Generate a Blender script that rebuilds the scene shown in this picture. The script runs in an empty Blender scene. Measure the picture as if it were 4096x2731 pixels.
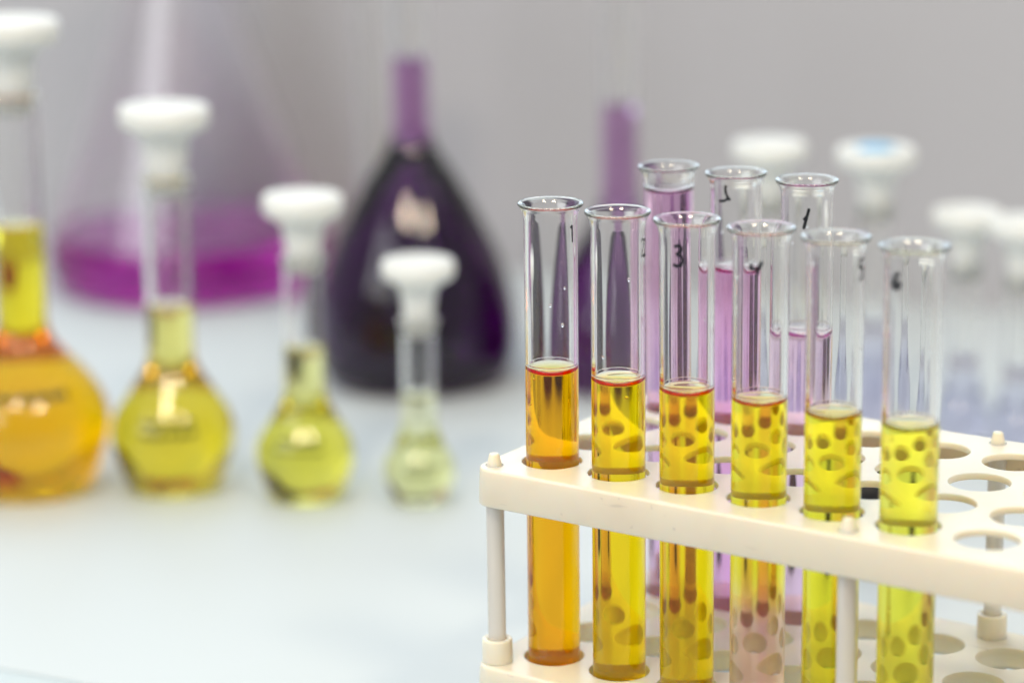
import bpy, bmesh, math, random
from mathutils import Vector, Matrix

random.seed(7)
S = 0.001                      # script is written in millimetres
TZ = 93.0                      # height of the rack's top face above the table
PITCH = 23.617                 # hole pitch of the rack
scene = bpy.context.scene

# ------------------------------------------------------------------ camera
cam_d = bpy.data.cameras.new("camera")
cam = bpy.data.objects.new("camera", cam_d)
scene.collection.objects.link(cam)
R_ = Vector((0.82614074, 0.56328594, -0.01415711))
U_ = Vector((-0.12552479, 0.2084779, 0.9699384))
F_ = Vector((-0.54930411, 0.79952856, -0.24293844))
CAM = Vector((413.455, -622.243, 224.242 + TZ))
m = Matrix((R_, U_, -F_)).transposed().to_4x4()
m.translation = CAM * S
cam.matrix_world = m
cam_d.sensor_width = 36.0
cam_d.lens = 90.75
cam_d.clip_start = 0.01
cam_d.clip_end = 20.0
cam_d.dof.use_dof = True
cam_d.dof.focus_distance = 0.764
cam_d.dof.aperture_fstop = 4.5
cam_d.dof.aperture_blades = 0
scene.camera = cam

# ------------------------------------------------------------------ world and lamps
world = bpy.data.worlds.new("World")
scene.world = world
world.use_nodes = True
bg = world.node_tree.nodes["Background"]
bg.inputs[0].default_value = (0.97, 0.99, 1.0, 1)
bg.inputs[1].default_value = 0.38


def area(name, loc, target, sx, sy, power, color):
    d = bpy.data.lights.new(name, 'AREA')
    d.shape = 'RECTANGLE'
    d.size, d.size_y, d.energy, d.color = sx, sy, power, color
    o = bpy.data.objects.new(name, d)
    scene.collection.objects.link(o)
    o.location = loc
    o.rotation_euler = (Vector(target) - Vector(loc)).to_track_quat('-Z', 'Y').to_euler()
    return o


area("added_sheen_strip", (-1.0, 2.1, 0.60), (0.0, 0.1, 0.15), 2.8, 0.5, 11, (0.70, 0.87, 1.0))  # unseen strip light added behind the wall for cool sheen on rack and table
area("assumed_window_light", (-1.7, 1.35, 1.75), (-0.1, 0.1, 0.1), 2.8, 1.8, 25, (0.76, 0.90, 1.0))  # assumed window, out of view; soft cool light from high back left
area("assumed_room_window", (-0.55, -1.45, 0.95), (0.0, 0.1, 0.1), 1.2, 0.9, 10, (0.95, 0.98, 1.0))  # assumed window, out of view; added at front left to light front faces
area("overhead_softbox", (-0.3, 0.1, 2.3), (-0.3, 0.1, 0), 5.0, 4.0, 25, (0.90, 0.97, 1.0))  # unseen softbox added overhead for broad cool light from above
area("assumed_ceiling_lamp", (0.25, -1.1, 1.7), (0, 0.1, 0), 0.34, 0.20, 11, (1.0, 0.84, 0.60))  # assumed lamp, out of view; gives the warm spots on the rims
area("assumed_ceiling_lamp", (1.15, -0.45, 1.7), (0, 0.1, 0), 0.34, 0.20, 9, (1.0, 0.84, 0.60))  # second assumed warm lamp, likewise out of view

scene.view_settings.view_transform = 'Standard'
scene.view_settings.look = 'None'
scene.view_settings.exposure = 0.2
scene.view_settings.gamma = 1.0
scene.render.engine = 'CYCLES'
cy = scene.cycles
cy.max_bounces = 160
cy.transmission_bounces = 150
cy.glossy_bounces = 150
cy.diffuse_bounces = 4
cy.transparent_max_bounces = 16
cy.caustics_refractive = True
cy.caustics_reflective = False
cy.sample_clamp_indirect = 6.0
cy.use_denoising = True
try:
    cy.denoiser = 'OPENIMAGEDENOISE'
    cy.denoising_prefilter = 'ACCURATE'
except Exception:
    pass

# ------------------------------------------------------------------ materials


def new_mat(name):
    mt = bpy.data.materials.new(name)
    mt.use_nodes = True
    nt = mt.node_tree
    nt.nodes.clear()
    out = nt.nodes.new("ShaderNodeOutputMaterial")
    return mt, nt, out


def principled(name, color, rough=0.4, spec=0.5, sss=0.0, sss_r=(1, .8, .6), sss_s=0.002, trans=0.0,
               var=0.03, vscale=60.0, bump=0.0, bscale=900.0, rvar=0.0, ior=1.5):
    mt, nt, out = new_mat(name)
    p = nt.nodes.new("ShaderNodeBsdfPrincipled")
    p.inputs["Roughness"].default_value = rough
    p.inputs["Specular IOR Level"].default_value = spec
    p.inputs["IOR"].default_value = ior
    p.inputs["Transmission Weight"].default_value = trans
    if sss:
        p.inputs["Subsurface Weight"].default_value = sss
        p.inputs["Subsurface Radius"].default_value = sss_r
        p.inputs["Subsurface Scale"].default_value = sss_s
    tc = nt.nodes.new("ShaderNodeTexCoord")
    nz = nt.nodes.new("ShaderNodeTexNoise")
    nz.inputs["Scale"].default_value = vscale
    nz.inputs["Detail"].default_value = 5.0
    nt.links.new(tc.outputs["Object"], nz.inputs["Vector"])
    mx = nt.nodes.new("ShaderNodeMixRGB")
    mx.inputs[1].default_value = (*[c * (1 - var) for c in color], 1)
    mx.inputs[2].default_value = (*[min(1, c * (1 + var)) for c in color], 1)
    nt.links.new(nz.outputs["Fac"], mx.inputs[0])
    nt.links.new(mx.outputs[0], p.inputs["Base Color"])
    if rvar:
        mr = nt.nodes.new("ShaderNodeMapRange")
        mr.inputs["To Min"].default_value = rough - rvar
        mr.inputs["To Max"].default_value = rough + rvar
        nt.links.new(nz.outputs["Fac"], mr.inputs["Value"])
        nt.links.new(mr.outputs[0], p.inputs["Roughness"])
    if bump:
        n2 = nt.nodes.new("ShaderNodeTexNoise")
        n2.inputs["Scale"].default_value = bscale
        n2.inputs["Detail"].default_value = 3.0
        nt.links.new(tc.outputs["Object"], n2.inputs["Vector"])
        b = nt.nodes.new("ShaderNodeBump")
        b.inputs["Strength"].default_value = bump
        b.inputs["Distance"].default_value = 0.0002
        nt.links.new(n2.outputs["Fac"], b.inputs["Height"])
        nt.links.new(b.outputs[0], p.inputs["Normal"])
    nt.links.new(p.outputs[0], out.inputs[0])
    return mt


def glass_mat(name, color=(0.995, 0.995, 0.992), ior=1.5):
    mt, nt, out = new_mat(name)
    g = nt.nodes.new("ShaderNodeBsdfGlass")
    g.inputs["Color"].default_value = (*color, 1)
    g.inputs["Roughness"].default_value = 0.0
    g.inputs["IOR"].default_value = ior
    nt.links.new(g.outputs[0], out.inputs[0])
    return mt


def liquid_mat(name, sigma, grad=None):
    """clear liquid; sigma = absorption per metre (r,g,b). grad = (z0, z1, sigma_low): mixes to another colour below."""
    mt, nt, out = new_mat(name)
    g = nt.nodes.new("ShaderNodeBsdfGlass")
    g.inputs["Color"].default_value = (1, 1, 1, 1)
    g.inputs["Roughness"].default_value = 0.0
    at = nt.nodes.new("ShaderNodeAttribute")
    at.attribute_name = "ior"
    nt.links.new(at.outputs["Fac"], g.inputs["IOR"])
    nt.links.new(g.outputs[0], out.inputs[0])

    def absorb(sg):
        d = max(sg)
        a = nt.nodes.new("ShaderNodeVolumeAbsorption")
        a.inputs["Color"].default_value = (*[1 - s / d for s in sg], 1)
        a.inputs["Density"].default_value = d
        return a
    a = absorb(sigma)
    if grad is None:
        nt.links.new(a.outputs[0], out.inputs["Volume"])
    else:
        z0, z1, low = grad
        b = absorb(low)
        tc = nt.nodes.new("ShaderNodeTexCoord")
        sp = nt.nodes.new("ShaderNodeSeparateXYZ")
        nt.links.new(tc.outputs["Object"], sp.inputs[0])
        mr = nt.nodes.new("ShaderNodeMapRange")
        mr.inputs["From Min"].default_value = z0 * S
        mr.inputs["From Max"].default_value = z1 * S
        nt.links.new(sp.outputs["Z"], mr.inputs["Value"])
        mx = nt.nodes.new("ShaderNodeMixShader")
        nt.links.new(mr.outputs[0], mx.inputs[0])
        nt.links.new(b.outputs[0], mx.inputs[1])
        nt.links.new(a.outputs[0], mx.inputs[2])
        nt.links.new(mx.outputs[0], out.inputs["Volume"])
    return mt


M_table = principled("white_worktop", (0.645, 0.70, 0.73), rough=0.48, spec=0.18, var=0.015, vscale=9, rvar=0.06)
M_table2 = principled("grey_worktop", (0.56, 0.64, 0.68), rough=0.4, spec=0.4, var=0.02, vscale=12)
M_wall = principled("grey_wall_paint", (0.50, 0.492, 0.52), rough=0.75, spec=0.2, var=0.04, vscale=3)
M_ivory = principled("ivory_plastic", (0.86, 0.775, 0.635), rough=0.31, spec=0.5, sss=0.8, sss_s=0.0035,
                     sss_r=(1.0, 0.75, 0.5), var=0.012, vscale=90, bump=0.08, bscale=1600, rvar=0.04)
nt_ = M_ivory.node_tree
_p = [n for n in nt_.nodes if n.type == 'BSDF_PRINCIPLED'][0]
_src = _p.inputs["Base Color"].links[0].from_socket
_tc = [n for n in nt_.nodes if n.type == 'TEX_COORD'][0]


def _mask(scale, detail, lo, hi, stretch=(1, 1, 1)):
    mp = nt_.nodes.new("ShaderNodeMapping")
    mp.inputs["Scale"].default_value = stretch
    nt_.links.new(_tc.outputs["Object"], mp.inputs["Vector"])
    nz = nt_.nodes.new("ShaderNodeTexNoise")
    nz.inputs["Scale"].default_value = scale
    nz.inputs["Detail"].default_value = detail
    nt_.links.new(mp.outputs[0], nz.inputs["Vector"])
    mr = nt_.nodes.new("ShaderNodeMapRange")
    mr.inputs["From Min"].default_value, mr.inputs["From Max"].default_value = lo, hi
    nt_.links.new(nz.outputs["Fac"], mr.inputs["Value"])
    return mr.outputs[0]


def _dirt(src, mask, col, amt):
    ml = nt_.nodes.new("ShaderNodeMath")
    ml.operation = 'MULTIPLY'
    ml.inputs[1].default_value = amt
    nt_.links.new(mask, ml.inputs[0])
    mx = nt_.nodes.new("ShaderNodeMixRGB")
    mx.inputs[2].default_value = (*col, 1)
    nt_.links.new(ml.outputs[0], mx.inputs[0])
    nt_.links.new(src, mx.inputs[1])
    return mx.outputs[0]


_src = _dirt(_src, _mask(26, 6, .50, .75), (0.72, 0.60, 0.44), .45)             # faint yellowing
_src = _dirt(_src, _mask(420, 2, .72, .78), (0.30, 0.28, 0.28), .28)            # specks
_src = _dirt(_src, _mask(300, 3, .70, .75, (.16, 1, 1)), (0.42, 0.38, 0.33), .3)  # fine scratches
nt_.links.new(_src, _p.inputs["Base Color"])
M_rod = principled("milky_rod", (0.92, 0.88, 0.81), rough=0.14, spec=0.6, trans=0.35, var=0.01)
M_stop = principled("white_polyethylene", (0.74, 0.745, 0.725), rough=0.5, spec=0.35, sss=1.0, sss_s=0.009, sss_r=(1, .95, .85), var=0.01)
M_blue = principled("blue_dot", (0.20, 0.50, 0.78), rough=0.4)
M_glass = glass_mat("laboratory_glass")
M_ink = principled("black_marker_ink", (0.012, 0.014, 0.02), rough=0.45, spec=0.3, var=0.1)
M_print = principled("dark_print", (0.03, 0.045, 0.03), rough=0.5, spec=0.3)
M_black = principled("black_plastic", (0.012, 0.012, 0.013), rough=0.45, spec=0.35, var=0.1)

# ------------------------------------------------------------------ mesh helpers


def link(name, me, mat=None, parent=None, loc=(0, 0, 0)):
    o = bpy.data.objects.new(name, me)
    scene.collection.objects.link(o)
    if mat is not None:
        me.materials.append(mat)
    if parent is not None:
        o.parent = parent
    o.location = Vector(loc) * S
    return o


def tag(o, label=None, cat=None, group=None, kind=None):
    if label: o["label"] = label
    if cat: o["category"] = cat
    if group: o["group"] = group
    if kind: o["kind"] = kind
    return o


def empty(name, loc):
    o = bpy.data.objects.new(name, None)
    o.empty_display_size = 0.01
    scene.collection.objects.link(o)
    o.location = Vector(loc) * S
    return o


def lathe_mesh(name, prof, seg=96, iors=None, smooth=True):
    """prof: list of (r,z) in mm, bottom to top on the outside; normals point to the right of the walk."""
    vs, fs, att = [], [], []
    idx = []
    for r, z in prof:
        if r < 1e-6:
            idx.append([len(vs)])
            vs.append((0, 0, z * S))
        else:
            idx.append(list(range(len(vs), len(vs) + seg)))
            for k in range(seg):
                a = 2 * math.pi * k / seg
                vs.append((r * math.cos(a) * S, r * math.sin(a) * S, z * S))
    for i in range(len(prof) - 1):
        A, B = idx[i], idx[i + 1]
        v = iors[i] if iors else 0
        for k in range(seg):
            k2 = (k + 1) % seg
            if len(A) == 1 and len(B) == 1:
                continue
            if len(A) == 1:
                fs.append((A[0], B[k2], B[k])) if False else fs.append((A[0], B[k2], B[k]))
            elif len(B) == 1:
                fs.append((A[k], A[k2], B[0]))
            else:
                fs.append((A[k], A[k2], B[k2], B[k]))
            att.append(v)
    me = bpy.data.meshes.new(name)
    me.from_pydata(vs, [], fs)
    if iors:
        a = me.attributes.new("ior", 'FLOAT', 'FACE')
        a.data.foreach_set("value", att)
    if smooth:
        me.polygons.foreach_set("use_smooth", [True] * len(me.polygons))
    me.update()
    return me


def spline(pts, n=8):
    """Catmull-Rom through (r,z) points"""
    out = []
    P = [pts[0]] + list(pts) + [pts[-1]]
    for i in range(1, len(P) - 2):
        p0, p1, p2, p3 = P[i - 1], P[i], P[i + 1], P[i + 2]
        for k in range(n):
            t = k / n
            q = []
            for d in range(2):
                q.append(0.5 * ((2 * p1[d]) + (-p0[d] + p2[d]) * t + (2 * p0[d] - 5 * p1[d] + 4 * p2[d] - p3[d]) * t * t
                                + (-p0[d] + 3 * p1[d] - 3 * p2[d] + p3[d]) * t ** 3))
            out.append((max(q[0], 0.0), q[1]))
    out.append(pts[-1])
    return out


IOR_G, IOR_L = 1.50, 1.335


def vessel_meshes(name, outer, inner, level, men_h=1.5, men_l=1.1, seg=96):
    """outer, inner: profiles bottom -> rim (r,z); the last point of both is the same rim crest.
    Glass = outside up, over the rim, inside down to where the liquid touches; the liquid supplies the
    glass-liquid interface below, so the three media meet without gaps or overlaps."""
    def split(prof, z):
        low = []
        for i, p in enumerate(prof):
            if p[1] > z and i > 0:
                q = prof[i - 1]
                t = (z - q[1]) / (p[1] - q[1])
                c = (q[0] + (p[0] - q[0]) * t, z)
                return low + [c], [c] + prof[i:]
            low.append(p)
        return low, []
    if level is None:
        g = outer + inner[::-1][1:]
        return lathe_mesh(name + "_glass", g, seg), None
    zc = level + men_h
    low, high = split(inner, zc)
    glass = outer + high[::-1][1:]
    Rc = low[-1][0]
    men = []
    N = 22
    for k in range(1, N + 1):     # quarter-ellipse fillet against the wall, then a flat middle
        a = math.radians(90 * k / N)
        men.append((Rc - men_l * (1 - math.cos(a)), level + men_h * (1 - math.sin(a))))
    men += [(Rc - men_l - (Rc - men_l) * q, level) for q in (.2, .5, .8)] + [(0.0, level)]
    prof = low + men
    iors = [IOR_L / IOR_G] * (len(low) - 1) + [IOR_L] * len(men)
    return lathe_mesh(name + "_glass", glass, seg), lathe_mesh(name + "_liquid", prof, seg, iors)


def ribbon(name, strokes, surf, width, mat, parent):
    """flat ink strokes; surf(u,v)->point (mm) maps the drawing onto the glass."""
    vs, fs = [], []
    for st in strokes:
        pts = []
        for i in range(len(st) - 1):
            n = 6
            for k in range(n):
                t = k / n
                pts.append((st[i][0] + (st[i + 1][0] - st[i][0]) * t, st[i][1] + (st[i + 1][1] - st[i][1]) * t))
        pts.append(st[-1])
        base = len(vs)
        for i, p in enumerate(pts):
            a, b = pts[max(i - 1, 0)], pts[min(i + 1, len(pts) - 1)]
            dx, dy = b[0] - a[0], b[1] - a[1]
            L = math.hypot(dx, dy) or 1
            e = min(i, len(pts) - 1 - i)
            w = width * (0.5 if e > 0 else 0.28) * (0.85 + 0.3 * random.random())
            nx, ny = -dy / L * w, dx / L * w
            vs.append(Vector(surf(p[0] + nx, p[1] + ny)) * S)
            vs.append(Vector(surf(p[0] - nx, p[1] - ny)) * S)
        for i in range(len(pts) - 1):
            fs.append((base + 2 * i, base + 2 * i + 1, base + 2 * i + 3, base + 2 * i + 2))
    me = bpy.data.meshes.new(name)
    me.from_pydata(vs, [], fs)
    return link(name, me, mat, parent)


# ------------------------------------------------------------------ setting: table and wall
def box_mesh(name, c0, c1):
    bm = bmesh.new()
    bmesh.ops.create_cube(bm, size=1.0)
    for v in bm.verts:
        v.co = Vector([(c0[i] + (v.co[i] + 0.5) * (c1[i] - c0[i])) * S for i in range(3)])
    me = bpy.data.meshes.new(name)
    bm.to_mesh(me)
    bm.free()
    return me


def prism_mesh(name, poly, z0, z1, bev=0.0):
    bm = bmesh.new()
    lo = [bm.verts.new((x * S, y * S, z0 * S)) for x, y in poly]
    hi = [bm.verts.new((x * S, y * S, z1 * S)) for x, y in poly]
    bm.faces.new(lo[::-1])
    bm.faces.new(hi)
    n = len(poly)
    for i in range(n):
        bm.faces.new((lo[i], lo[(i + 1) % n], hi[(i + 1) % n], hi[i]))
    if bev:
        bmesh.ops.bevel(bm, geom=[e for e in bm.edges if abs(e.verts[0].co.z - e.verts[1].co.z) < 1e-9 and e.verts[0].co.z > (z0 + z1) / 2 * S],
                        offset=bev * S, segments=3, affect='EDGES')
    me = bpy.data.meshes.new(name)
    bm.to_mesh(me)
    bm.free()
    return me


def seam_y(x):                 # front edge of the white worktop sheet
    return -42.8 + (x + 197.4) * 0.153


def wall_y(x):
    return 566 + (x + 367) * 0.1843


tbl = link("table", prism_mesh("table", [(-2200, seam_y(-2200) - 60), (1800, seam_y(1800) - 60), (1800, 1100), (-2200, 1100)], -40, -1.2), M_table2)
tag(tbl, "pale grey table under the white sheet", None, None, "structure")
sh = link("worktop", prism_mesh("worktop", [(-2200, seam_y(-2200)), (1800, seam_y(1800)), (1800, wall_y(1800)), (-2200, wall_y(-2200))], -1.2, 0.0, 0.3), M_table)
tag(sh, "glossy white worktop that everything stands on", None, None, "structure")
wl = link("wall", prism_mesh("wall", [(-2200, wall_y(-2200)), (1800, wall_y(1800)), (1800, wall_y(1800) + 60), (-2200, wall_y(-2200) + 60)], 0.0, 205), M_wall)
tag(wl, "plain grey wall behind the table", None, None, "structure")

# ------------------------------------------------------------------ test tube rack


def rrect(x0, x1, y0, y1, r, n=7):
    pts = []
    for cx, cy_, a0 in ((x1 - r, y1 - r, 0), (x0 + r, y1 - r, 90), (x0 + r, y0 + r, 180), (x1 - r, y0 + r, 270)):
        for k in range(n + 1):
            a = math.radians(a0 + 90 * k / n)
            pts.append((cx + r * math.cos(a), cy_ + r * math.sin(a)))
    return pts


def plate_mesh(name, X0, X1, Y0, Y1, rc, ztop, skirt, hole_r, sheet, draft, cup=None, nh=48):
    bm = bmesh.new()
    smooth_f, flat_f = [], []

    def loop(pts, z):
        return [bm.verts.new((x * S, y * S, z * S)) for x, y in pts]

    def bridge(a, b, sm=True):
        n = len(a)
        for i in range(n):
            f = bm.faces.new((a[i], a[(i + 1) % n], b[(i + 1) % n], b[i]))
            f.smooth = sm

    def edges_of(l):
        out = []
        for i in range(len(l)):
            e = bm.edges.get((l[i], l[(i + 1) % len(l)])) or bm.edges.new((l[i], l[(i + 1) % len(l)]))
            out.append(e)
        return out

    def circ(cx, cy_, r):
        return [(cx + r * math.cos(2 * math.pi * k / nh), cy_ + r * math.sin(2 * math.pi * k / nh)) for k in range(nh)]
    fr = 0.9
    prof = []
    for k in range(5):          # rounded top edge
        a = math.radians(90 - 90 * k / 4)
        prof.append((fr * (1 - math.cos(a)), ztop - fr * (1 - math.sin(a))))
    prof = [(fr - fr * math.cos(math.radians(90 - 22.5 * k)), ztop - fr + fr * math.sin(math.radians(90 - 22.5 * k))) for k in range(5)]
    rings = []
    for inset, z in prof:
        rings.append(loop(rrect(X0 + inset, X1 - inset, Y0 + inset, Y1 - inset, rc - inset), z))
    zb = ztop - skirt
    rings.append(loop(rrect(X0 - draft, X1 + draft, Y0 - draft, Y1 + draft, rc + draft), zb + 0.6))
    rings.append(loop(rrect(X0 - draft + .2, X1 + draft - .2, Y0 - draft + .2, Y1 + draft - .2, rc + draft - .2), zb + 0.15))
    rings.append(loop(rrect(X0 - draft + .6, X1 + draft - .6, Y0 - draft + .6, Y1 + draft - .6, rc + draft - .6), zb))
    rings.append(loop(rrect(X0 + 1.8, X1 - 1.8, Y0 + 1.8, Y1 - 1.8, max(rc - 1.8, .5)), zb))
    rings.append(loop(rrect(X0 + 2.2, X1 - 2.2, Y0 + 2.2, Y1 - 2.2, max(rc - 2.2, .5)), ztop - sheet))
    for i in range(len(rings) - 1):
        bridge(rings[i + 1], rings[i], True)
    top_e = edges_of(rings[0])
    bot_e = edges_of(rings[-1])
    for i in range(10):
        for j in range(4):
            cx, cyy = i * PITCH, j * PITCH
            c = [loop(circ(cx, cyy, hole_r + .28), ztop), loop(circ(cx, cyy, hole_r + .08), ztop - .08),
                 loop(circ(cx, cyy, hole_r), ztop - .28), loop(circ(cx, cyy, hole_r - .05), ztop - sheet + .25)]
            if cup:
                c.append(loop(circ(cx, cyy, hole_r - .35), ztop - 2.6))
                c.append(loop(circ(cx, cyy, hole_r - 1.9), ztop - cup + .9))
                c.append(loop(circ(cx, cyy, hole_r - 2.8), ztop - cup))
            else:
                c.append(loop(circ(cx, cyy, hole_r + .1), ztop - sheet))
            for q in range(len(c) - 1):
                bridge(c[q], c[q + 1], True)
            top_e += edges_of(c[0])
            if cup:
                # seat ring with an open bottom, then back up on its outside
                o2 = loop(circ(cx, cyy, hole_r - 1.0), ztop - cup - .2)
                o1 = loop(circ(cx, cyy, hole_r + 1.0), ztop - sheet)
                bridge(c[-1], o2, True)
                bridge(o2, o1, True)
                bot_e += edges_of(o1)
            else:
                bot_e += edges_of(c[-1])
    bmesh.ops.triangle_fill(bm, use_beauty=True, edges=top_e, normal=(0, 0, 1))
    bmesh.ops.triangle_fill(bm, use_beauty=True, edges=bot_e, normal=(0, 0, -1))
    bmesh.ops.recalc_face_normals(bm, faces=bm.faces)
    me = bpy.data.meshes.new(name)
    bm.to_mesh(me)
    bm.free()
    return me


rack = empty("test_tube_rack", (4.5 * PITCH, 1.5 * PITCH, 0))
tag(rack, "ivory plastic two-tier rack with forty holes holding the nine test tubes", "test tube rack")
RO = (-4.5 * PITCH, -1.5 * PITCH, 0)
RX0, RX1, RY0, RY1 = -16.8, 9 * PITCH + 16.8, -18.2, 91.6
tp = link("top_plate", plate_mesh("top_plate", RX0, RX1, RY0, RY1, 6.0, TZ, 11.7, 9.1, 2.1, 0.45), M_ivory, rack, RO)
LZ = TZ - 62.3
bp_ = link("bottom_plate", plate_mesh("bottom_plate", RX0 - .3, RX1 + .3, RY0 - 1.4, RY1 + 1.4, 6.2, LZ, 7.0, 9.15, 2.1, 0.5, cup=5.7), M_ivory, rack, RO)
peg_me = lathe_mesh("peg", [(0, -0.5), (2.35, -0.5), (2.3, 0.0), (2.25, 0.2), (1.55, 3.3), (1.4, 3.6), (1.1, 3.75), (0, 3.8)], 32)
rod_me = lathe_mesh("rod", [(0, 0), (2.75, 0), (2.75, 0.3)] + [(2.75, z) for z in (20, 40, 60)] + [(2.75, 60.2), (0, 60.2)], 40)
sock_me = lathe_mesh("socket", [(0, -0.5), (4.75, -0.5), (4.7, 0.3), (4.6, 7.0), (4.45, 7.35), (4.2, 7.45), (3.0, 7.4), (2.85, 7.1), (2.85, 2.0), (0, 2.0)], 40)
foot_me = lathe_mesh("foot", [(0, 0), (4.6, 0), (4.9, 0.4), (4.9, LZ - 2.3), (0, LZ - 2.2)], 32)
for i in (-0.5, 4.5, 9.5):
    for y in (-13.1, 86.6):
        x = i * PITCH + (-.3 if i < 0 else 0)
        pg = link("peg", peg_me, None, tp, (x, y, TZ))
        rd = link("rod", rod_me, None, rack, (x + RO[0], y + RO[1], LZ + 2.2))
        sk = link("socket", sock_me, None, bp_, (x, y, LZ))
        ft = link("foot", foot_me, None, bp_, (x, y, 0))
for me_, mt_ in ((peg_me, M_ivory), (rod_me, M_rod), (sock_me, M_ivory), (foot_me, M_ivory)):
    me_.materials.append(mt_)

# ------------------------------------------------------------------ test tubes
TUBE_L = 150.0


def tube_profiles(scale_r=1.0, L=TUBE_L):
    ro, ri = 8.0 * scale_r, 6.95 * scale_r
    outer = [(0.0, 0.0)]
    for k in range(1, 15):
        a = math.radians(90 * k / 14)
        outer.append((ro * math.sin(a), ro - ro * math.cos(a)))
    outer += [(ro, z) for z in (20, 40, 60, 80, 100, 120, 135, 142)]
    outer += spline([(ro, L - 6.0), (ro + .10, L - 4.2), (ro + .50, L - 2.7), (ro + 1.15, L - 1.4)], 4)
    outer += [(ro + 1.56, L - .98), (ro + 1.74, L - .62), (ro + 1.68, L - .25), (ro + 1.42, L - .04)]
    inner = [(0.0, 1.2)]
    for k in range(1, 15):
        a = math.radians(90 * k / 14)
        inner.append((ri * math.sin(a), 1.2 + ri - ri * math.cos(a)))
    inner += [(ri, z) for z in (20, 40, 60, 80, 100, 120, 135, 142)]
    inner += spline([(ri, L - 5.6), (ri + .12, L - 3.6), (ri + .60, L - 2.0), (ri + 1.3, L - .85)], 4)
    inner += [(ri + 1.8, L - .35), (ri + 2.1, L - .08), (ro + 1.42, L - .04)]
    return outer, inner


OUT_T, IN_T = tube_profiles()
TUBE_Z = TZ + 79.3 - TUBE_L
RIGHT = Vector((R_.x, R_.y, 0)).normalized()


def make_tube(u, v, level, lmat, label, num=None, tilt=(0, 0), group=None, drops=3, bubbles=0):
    x, y = u * PITCH, v * PITCH
    t = empty("test_tube", (x, y, TUBE_Z))
    g, l = vessel_meshes("test_tube", OUT_T, IN_T, TZ + level - 1.5 - TUBE_Z, 3.1, 3.7, 112)
    link("glass_wall", g, M_glass, t)
    link("liquid", l, lmat, t)
    t.rotation_euler = (math.radians(tilt[0]), math.radians(tilt[1]), 0)
    rnd = random.Random(int(u * 10 + v * 100 + 3))
    for k in range(drops):          # clinging drops inside the dry part of the wall
        a_, z_ = rnd.uniform(0, 6.28), TZ + level - TUBE_Z + rnd.uniform(3, max(4.0, min(40, 70 - level)))
        rr = rnd.uniform(.25, .5)
        d_ = link("droplet", DROP, None, t, (6.9 * math.cos(a_), 6.9 * math.sin(a_), z_))
        d_.scale = (rr, rr, rr * rnd.uniform(1.0, 1.7))
    for k in range(bubbles):
        a_, z_ = rnd.uniform(0, 6.28), TZ + level - TUBE_Z - rnd.uniform(2, 12)
        rr = rnd.uniform(.25, .42)
        q_ = rnd.uniform(3.5, 6.2)
        b_ = link("bubble", BUB, None, t, (q_ * math.cos(a_), q_ * math.sin(a_), z_))
        b_.scale = (rr, rr, rr)
    if num:
        strokes, th, z, w = num
        d = Vector((CAM.x - x, CAM.y - y, 0)).normalized()
        r = Vector((-d.y, d.x, 0))
        zc = TZ + z - TUBE_Z

        def surf(a, b):
            ang = math.radians(th) + a / 8.0
            p = (d * math.cos(ang) + r * math.sin(ang)) * 8.03
            return (p.x, p.y, zc + b)
        ribbon("marker_number", strokes, surf, w, M_ink, t)
    tag(t, label, "test tube", group)
    return t


def ball(name, ior):
    prof = [(math.sin(math.pi * k / 12), -math.cos(math.pi * k / 12)) for k in range(13)]
    prof[0], prof[-1] = (0, -1), (0, 1)
    me = lathe_mesh(name, prof, 18)
    me.materials.append(glass_mat(name, (1, 1, 1), ior))
    return me


DROP, BUB = ball("droplet", 1.335), ball("bubble", 0.749)
ONE = [[(-.9, 1.9), (-.1, 2.6), (0, -2.6)]]
TWO = [[(-1.5, 1.4), (-.9, 2.4), (.3, 2.6), (1.1, 1.6), (.4, 0), (-1.5, -2.4), (1.6, -2.2)]]
THREE = [[(-1.3, 2.6), (0.1, 3.1), (1.0, 2.2), (.4, 1.0), (-.7, .4)], [(-.7, .4), (.9, .1), (1.3, -1.4), (.5, -2.8), (-.7, -3.0), (-1.6, -2.4)]]
FOUR = [[(-1.1, 1.3), (-1.4, -.4), (1.2, -.2)], [(1.9, 1.9), (.8, -.2), (.5, -1.9)]]
FIVE = [[(1.4, 3.0), (-.9, 2.7), (-1.1, .6), (.4, .8), (1.3, -.6), (.7, -2.3), (-1.0, -2.9)]]
SIX = [[(1.0, 2.2), (-.3, 1.4), (-1.3, -.4), (-1.1, -1.9), (.2, -2.1), (1.1, -1.1), (.6, -.2), (-.9, -.9)]]
TWO_M = [[(0.3, 2.7), (0.0, 1.6), (.2, .2), (.9, -1.3), (1.7, -2.0)], [(.9, -1.5), (-.4, -2.3), (-2.4, -2.5)]]
ONE_S = [[(.9, 3.2), (.25, 0.5), (-.7, -3.3)], [(.35, .7), (-.8, -.5)]]

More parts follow.
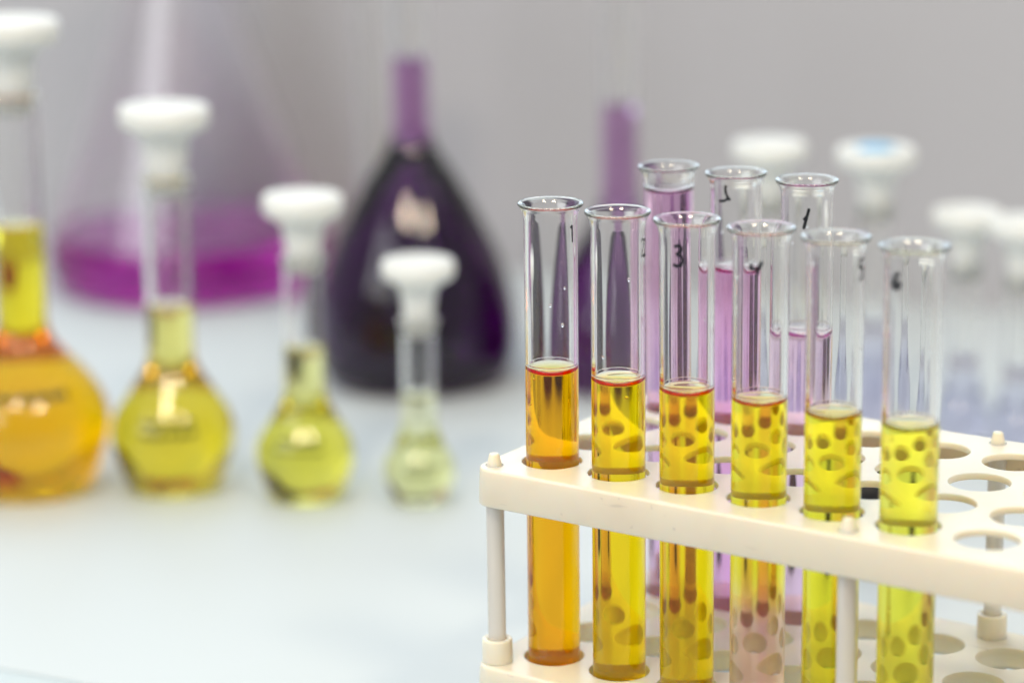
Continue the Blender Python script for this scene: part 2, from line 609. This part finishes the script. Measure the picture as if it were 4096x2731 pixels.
G1 = "yellow tubes in the front row"
make_tube(0, 0, 29.0, liquid_mat("orange_solution", (1.2, 52, 520)),
          "leftmost front test tube with the darkest, orange solution", (ONE, 52, 70.7, .7), (0.0, 0.15), G1, 4, 2)
make_tube(1, 0, 29.0, liquid_mat("amber_solution", (1.2, 24, 420)),
          "second front test tube from the left with amber yellow solution", (TWO, 78, 68.5, .6), (0.1, 0.1), G1, 3, 1)
make_tube(2, 0, 29.2, liquid_mat("deep_yellow_solution", (1.2, 21, 380)),
          "third front test tube, deep yellow, marked 3 near its rim", (THREE, -18, 69.8, .95), (0, -0.1), G1)
make_tube(3, 0, 29.6, liquid_mat("layered_yellow_solution", (1.6, 11, 300), (34, 52, (2, 22, 34))),
          "fourth front test tube, yellow above and pale peach below the plate", (FOUR, -11, 69.0, 1.05), (-.1, 0.0), G1)
make_tube(4, 0, 29.0, liquid_mat("bright_yellow_solution", (3, 7.5, 280)),
          "fifth front test tube, bright yellow, behind the front middle peg", (FIVE, 62, 70.5, .95), (0, -0.05), G1)
make_tube(5, 0, 29.2, liquid_mat("lemon_solution", (4, 5, 190)),
          "rightmost front test tube, palest lemon yellow, marked 6", (SIX, -35, 70.5, 1.15), (0, -0.05), G1)
G2 = "pink tubes in the back row"
make_tube(0, 3, 72.0, liquid_mat("mauve_solution", (8, 44, 12)),
          "leftmost back test tube filled nearly to the rim with pink", None, (0.2, -.5), G2)
make_tube(1, 3, 49.0, liquid_mat("pink_solution", (4, 52, 9)),
          "middle back test tube with pink solution, mirrored 2 near its rim", (TWO_M, -24, 73.6, .85), (0.0, -.3), G2)
make_tube(2, 3, 32.0, liquid_mat("pale_pink_solution", (3, 26, 5)),
          "rightmost back test tube with palest pink solution, marked 1", (ONE_S, -1, 68.4, 1.0), (0, 0.2), G2)

# ------------------------------------------------------------------ volumetric flasks and stoppers


def lean_rot(deg):
    """small lean to the right of the picture, about the level view direction"""
    return Matrix.Rotation(math.radians(deg), 4, Vector((F_.x, F_.y, 0)).normalized())


def flask(name, label, loc, prof, neck_r, neck_top, level, lmat, wall=1.4, cat="flask", group=None, marks=None, seg=96, lean=0.0, gmat=None, bore=None):
    """prof: outer body profile (r,z) from the bottom up to the start of the neck"""
    t = empty(name, (loc[0], loc[1], 0))
    body = spline(prof, 7)
    rim = [(neck_r, neck_top - 3), (neck_r + .9, neck_top - 2.4), (neck_r + 1.2, neck_top - 1.2), (neck_r + .8, neck_top - .2)]
    zs = body[-1][1]
    neck = [(neck_r, zs + (neck_top - 4 - zs) * q) for q in (0.25, 0.5, 0.75, 1.0)]
    crest = (neck_r - wall * .3, neck_top)
    outer = body + neck + rim + [crest]
    inner = []
    n = len(body)
    for i, (r, z) in enumerate(body):
        a, b = body[max(i - 1, 0)], body[min(i + 1, n - 1)]
        dr, dz = b[0] - a[0], b[1] - a[1]
        L = math.hypot(dr, dz) or 1
        nr, nz = dz / L, -dr / L               # outward normal
        rr, zz = r - nr * wall, z - nz * wall
        if i == 0:
            rr, zz = 0.0, z + wall
        inner.append((max(rr, 0.0), zz))
    # keep the inside climbing
    clean = [inner[0]]
    for p in inner[1:]:
        if p[0] > clean[-1][0] + 1e-4 or p[1] > clean[-1][1] + 1e-4:
            clean.append(p)
    nb = bore or neck_r - wall
    if bore:
        clean = [p for p in clean if p[1] < body[-1][1] * .6 or p[0] > bore + 1.0]
    inner = clean + ([(bore, body[-1][1])] if bore else []) + [(nb, z) for (_, z) in neck] + [(nb, neck_top - .6), crest]
    g, l = vessel_meshes(name, outer, inner, level, 2.2, 3.0, seg)
    link("glass_wall", g, gmat or M_glass, t)
    t.rotation_euler = lean_rot(lean).to_euler()
    if l:
        link("liquid", l, lmat, t)
    tag(t, label, cat, group)
    if marks:
        d = Vector((CAM.x - loc[0], CAM.y - loc[1], 0)).normalized()
        r = Vector((-d.y, d.x, 0))
        strokes, th, zc, w = marks

        def rad(z):
            for i in range(len(outer) - 1):
                if outer[i][1] <= z <= outer[i + 1][1] and outer[i + 1][1] > outer[i][1]:
                    q = (z - outer[i][1]) / (outer[i + 1][1] - outer[i][1])
                    return outer[i][0] + (outer[i + 1][0] - outer[i][0]) * q
            return neck_r

        def surf(a, b):
            rr = rad(zc + b) + .06
            ang = math.radians(th) + a / rr
            p = (d * math.cos(ang) + r * math.sin(ang)) * rr
            return (p.x, p.y, zc + b)
        ribbon("printed_mark", strokes, surf, w, M_print, t)
    return t


def stopper(label, loc, z_cap, cap_r, cap_h, plug_r, plug_len, dot=False, group="white stoppers", lean=0.0):
    c, p = cap_r, plug_r
    prof = [(0, -plug_len), (p * .84, -plug_len), (p * .87, -plug_len + .6), (p * .90, -plug_len * .55), (p * .98, -plug_len * .42), (p + .3, -5.0), (p + .9, -2.6),
            (p + 2.4, -.9), (c * .78, .2), (c * .93, cap_h * .16), (c, cap_h * .45), (c * .99, cap_h * .78),
            (c * .955, cap_h * .96), (c * .90, cap_h), (c * .80, cap_h * .98), (c * .70, cap_h * .90), (0, cap_h * .88)]
    o = link("stopper", lathe_mesh("stopper", prof, 64), M_stop, None, (0, 0, 0))
    o.matrix_world = Matrix.Translation(Vector((loc[0], loc[1], 0)) * S) @ lean_rot(lean) @ Matrix.Translation((0, 0, z_cap * S))
    tag(o, label, "stopper", group)
    if dot:
        link("colour_dot", lathe_mesh("colour_dot", [(c * .46, cap_h * .885), (c * .46, cap_h * 1.03), (c * .40, cap_h * 1.08), (0, cap_h * 1.08)], 40), M_blue, o)
    return o


def scribble(lines, w, h, n):
    st = []
    for k in range(lines):
        y = -k * h
        x = -w / 2 + random.uniform(0, w * .1)
        while x < w / 2:
            l = random.uniform(.5, 1.4) * w / n
            st.append([(x, y - .35 * h * random.random()), (x + l * .4, y + .3 * h * random.random()), (x + l * .75, y - .3 * h * random.random())])
            x += l
    return st


def pear(R, zm, zj, rn, rb=None):
    """pear-shaped outer body: widest at zm, joins the neck (radius rn) at zj"""
    d = R - rn
    return [(0, 1.2), (R * .35, .7), (R * .58, 0.0), (R * .68, .6), (R * .79, zj * .075), (R * .905, zj * .22), (R * .98, zj * .35), (R, zj * .44),
            (R * .975, zj * .53), (R * .885, zj * .63), (R * .71, zj * .755), (rn + d * .25, zj * .885), (rn + d * .075, zj * .975), (rn, zj * 1.07)]


GF = "yellow volumetric flasks"
FL = [  # x, y, R, zmax, zjoin, neck r, neck top, level, cap z, cap r, cap h, plug r, plug len, sigma, label, stopper label
    (-335, 111.1, 34.5, 30, 67, 10.2, 165, 111, 184, 20.5, 11.0, 9.9, 27, (1, 11.5, 210), "largest yellow flask at the left edge, filled with orange solution", "white stopper of the orange flask at the left edge"),
    (-284, 144, 25.6, 22, 54, 9.5, 131, 77, 149.2, 18.2, 10.5, 9.2, 26, (2, 7, 80), "yellow flask second from the left, darker than the next", "white stopper of the second flask from the left"),
    (-229.2, 162.3, 20.0, 17.5, 43, 8.2, 101, 63, 116.2, 16.2, 9.5, 7.9, 22, (2.5, 4.5, 70), "yellow-green flask third from the left, before the big purple flask", "white stopper of the third flask from the left"),
    (-186.6, 183.1, 14.6, 13, 30.5, 7.1, 76.5, 44, 91.4, 14.8, 8.6, 6.9, 22, (4, 3.6, 34), "smallest flask with palest yellow-green solution, left of the rack", "white stopper of the smallest flask, before the big purple flask"),
]
for i, (x, y, R, zm, zj, rn, nt_, lv, cz, cr, ch, pr_, pl, sg, lab, slab) in enumerate(FL):
    mk = None
    if i < 4:
        mk = (scribble(2 if i else 1, R * .95, R * .17, 7), (-6, -8, -12, 0)[i], zm + (zj - zm) * (.42, .36, .40, .25)[i], R * .06)
    flask("volumetric_flask", lab, (x, y), pear(R, zm, zj, rn), rn, nt_, lv, liquid_mat("flask_solution", sg), 1.3, "flask", GF, mk, lean=(0.8, 1.0, 1.3, 0.9)[i])
    stopper(slab, (x, y), cz, cr, ch, pr_, pl, lean=(0.8, 1.0, 1.3, 0.9)[i])

P1P = [(0, 2.5), (23, 1.2), (33, 0), (40, 1.5), (45.7, 8), (48.2, 20), (47.2, 35), (41.8, 57), (32.2, 78), (20.8, 98), (12.2, 111), (9.6, 118), (9.2, 126)]
P2P = [(0, 2.5), (16, 1.0), (24, 0), (30, 1.5), (34.8, 9), (36.2, 20), (34.4, 33), (28.5, 50), (20.5, 66), (13.2, 78), (9.8, 86), (9.0, 93)]
M_purple = liquid_mat("purple_solution", (45, 98, 40))
GP = "big purple flasks"
flask("volumetric_flask", "biggest dark purple flask, left of the rack", (-302.3, 338.7), P1P, 9.2, 236, 154, M_purple, 2.2, "flask", GP, bore=6.7)
flask("volumetric_flask", "dark purple flask seen behind the front left tubes", (-213.9, 381.1), P2P, 8.9, 222, 133, liquid_mat("violet_solution", (40, 84, 36)), 2.2, "flask", GP, bore=6.7)
MAG = [(0, 2), (50, .8), (64, 0), (72, 2), (77, 8), (78.5, 17), (76.5, 30), (70, 48), (58, 82), (44, 122), (32, 156), (24.5, 178), (21.5, 190), (20.5, 202)]
flask("conical_flask", "wide conical flask with shallow magenta solution behind the yellow flasks", (-536, 442), MAG, 20.5, 240, 30,
      liquid_mat("magenta_solution", (1.2, 25, 2.6)), 2.0, "flask", gmat=glass_mat("pink_tinted_glass", (0.995, 0.985, 0.993)))  # faint pink tint over the whole flask glass

cy_o = [(0, 2.0), (22, .6), (24, 0), (25, 2), (24, 4), (14, 6), (12, 9), (12, 40), (12, 90), (12, 150), (12, 214), (12.8, 216), (12.4, 217.4), (11.4, 217.6)]
cy_i = [(0, 6.0), (9.6, 6.4), (10.5, 8.5), (10.5, 40), (10.5, 90), (10.5, 150), (10.5, 214), (10.9, 217), (11.4, 217.6)]
cyl = link("measuring_cylinder", vessel_meshes("measuring_cylinder", cy_o, cy_i, None)[0], M_glass, None, (-376, 411, 0))
tag(cyl, "empty clear glass cylinder behind the biggest purple flask, left of its neck", "cylinder")

GR = "small flasks behind the rack"
RF = [(-121.0, 355.6, 15.5, 15, 42, 7.6, 103, 50, 118, 16.4, 9.5, 7.9, 22, (12, 13, 6), "small flask behind the pink tubes", "leftmost white stopper behind the rack", False),
      (-74.6, 365.3, 15.5, 15, 42, 7.6, 103, 50, 118, 17.0, 9.5, 7.9, 22, (16, 17, 8), "small violet flask under the blue-topped stopper", "white stopper with a blue top behind the rack", True),
      (-33.2, 368.6, 12.2, 12, 31, 6.6, 80, 40, 95.5, 14.6, 8.6, 6.9, 22, (20, 20, 9), "small violet flask right of the last front tube", "white stopper second from the right edge, low", False),
      (-4.6, 361.5, 12.2, 12, 31, 6.6, 80, 40, 95.5, 14.6, 8.6, 6.9, 22, (20, 20, 9), "small violet flask at the right edge", "white stopper cut by the right edge", False)]
for (x, y, R, zm, zj, rn, nt_, lv, cz, cr, ch, pr_, pl, sg, lab, slab, dot) in RF:
    flask("volumetric_flask", lab, (x, y), pear(R, zm, zj, rn), rn, nt_, lv, liquid_mat("violet_solution", sg), 1.3, "flask", GR)
    stopper(slab, (x, y), cz, cr, ch, pr_, pl, dot)

# small black vial standing behind the rack, seen through the holes
vt = link("vial", lathe_mesh("vial", [(0, 0), (10.2, 0), (11.0, .8), (11.0, 30), (10.2, 33), (6.2, 36), (6.0, 38), (6.6, 38.4), (6.6, 46), (6.0, 46.8), (0, 47)], 48), M_black, None, (3, 208, 0))
tag(vt, "small black vial behind the rack, seen only through its holes", "vial")
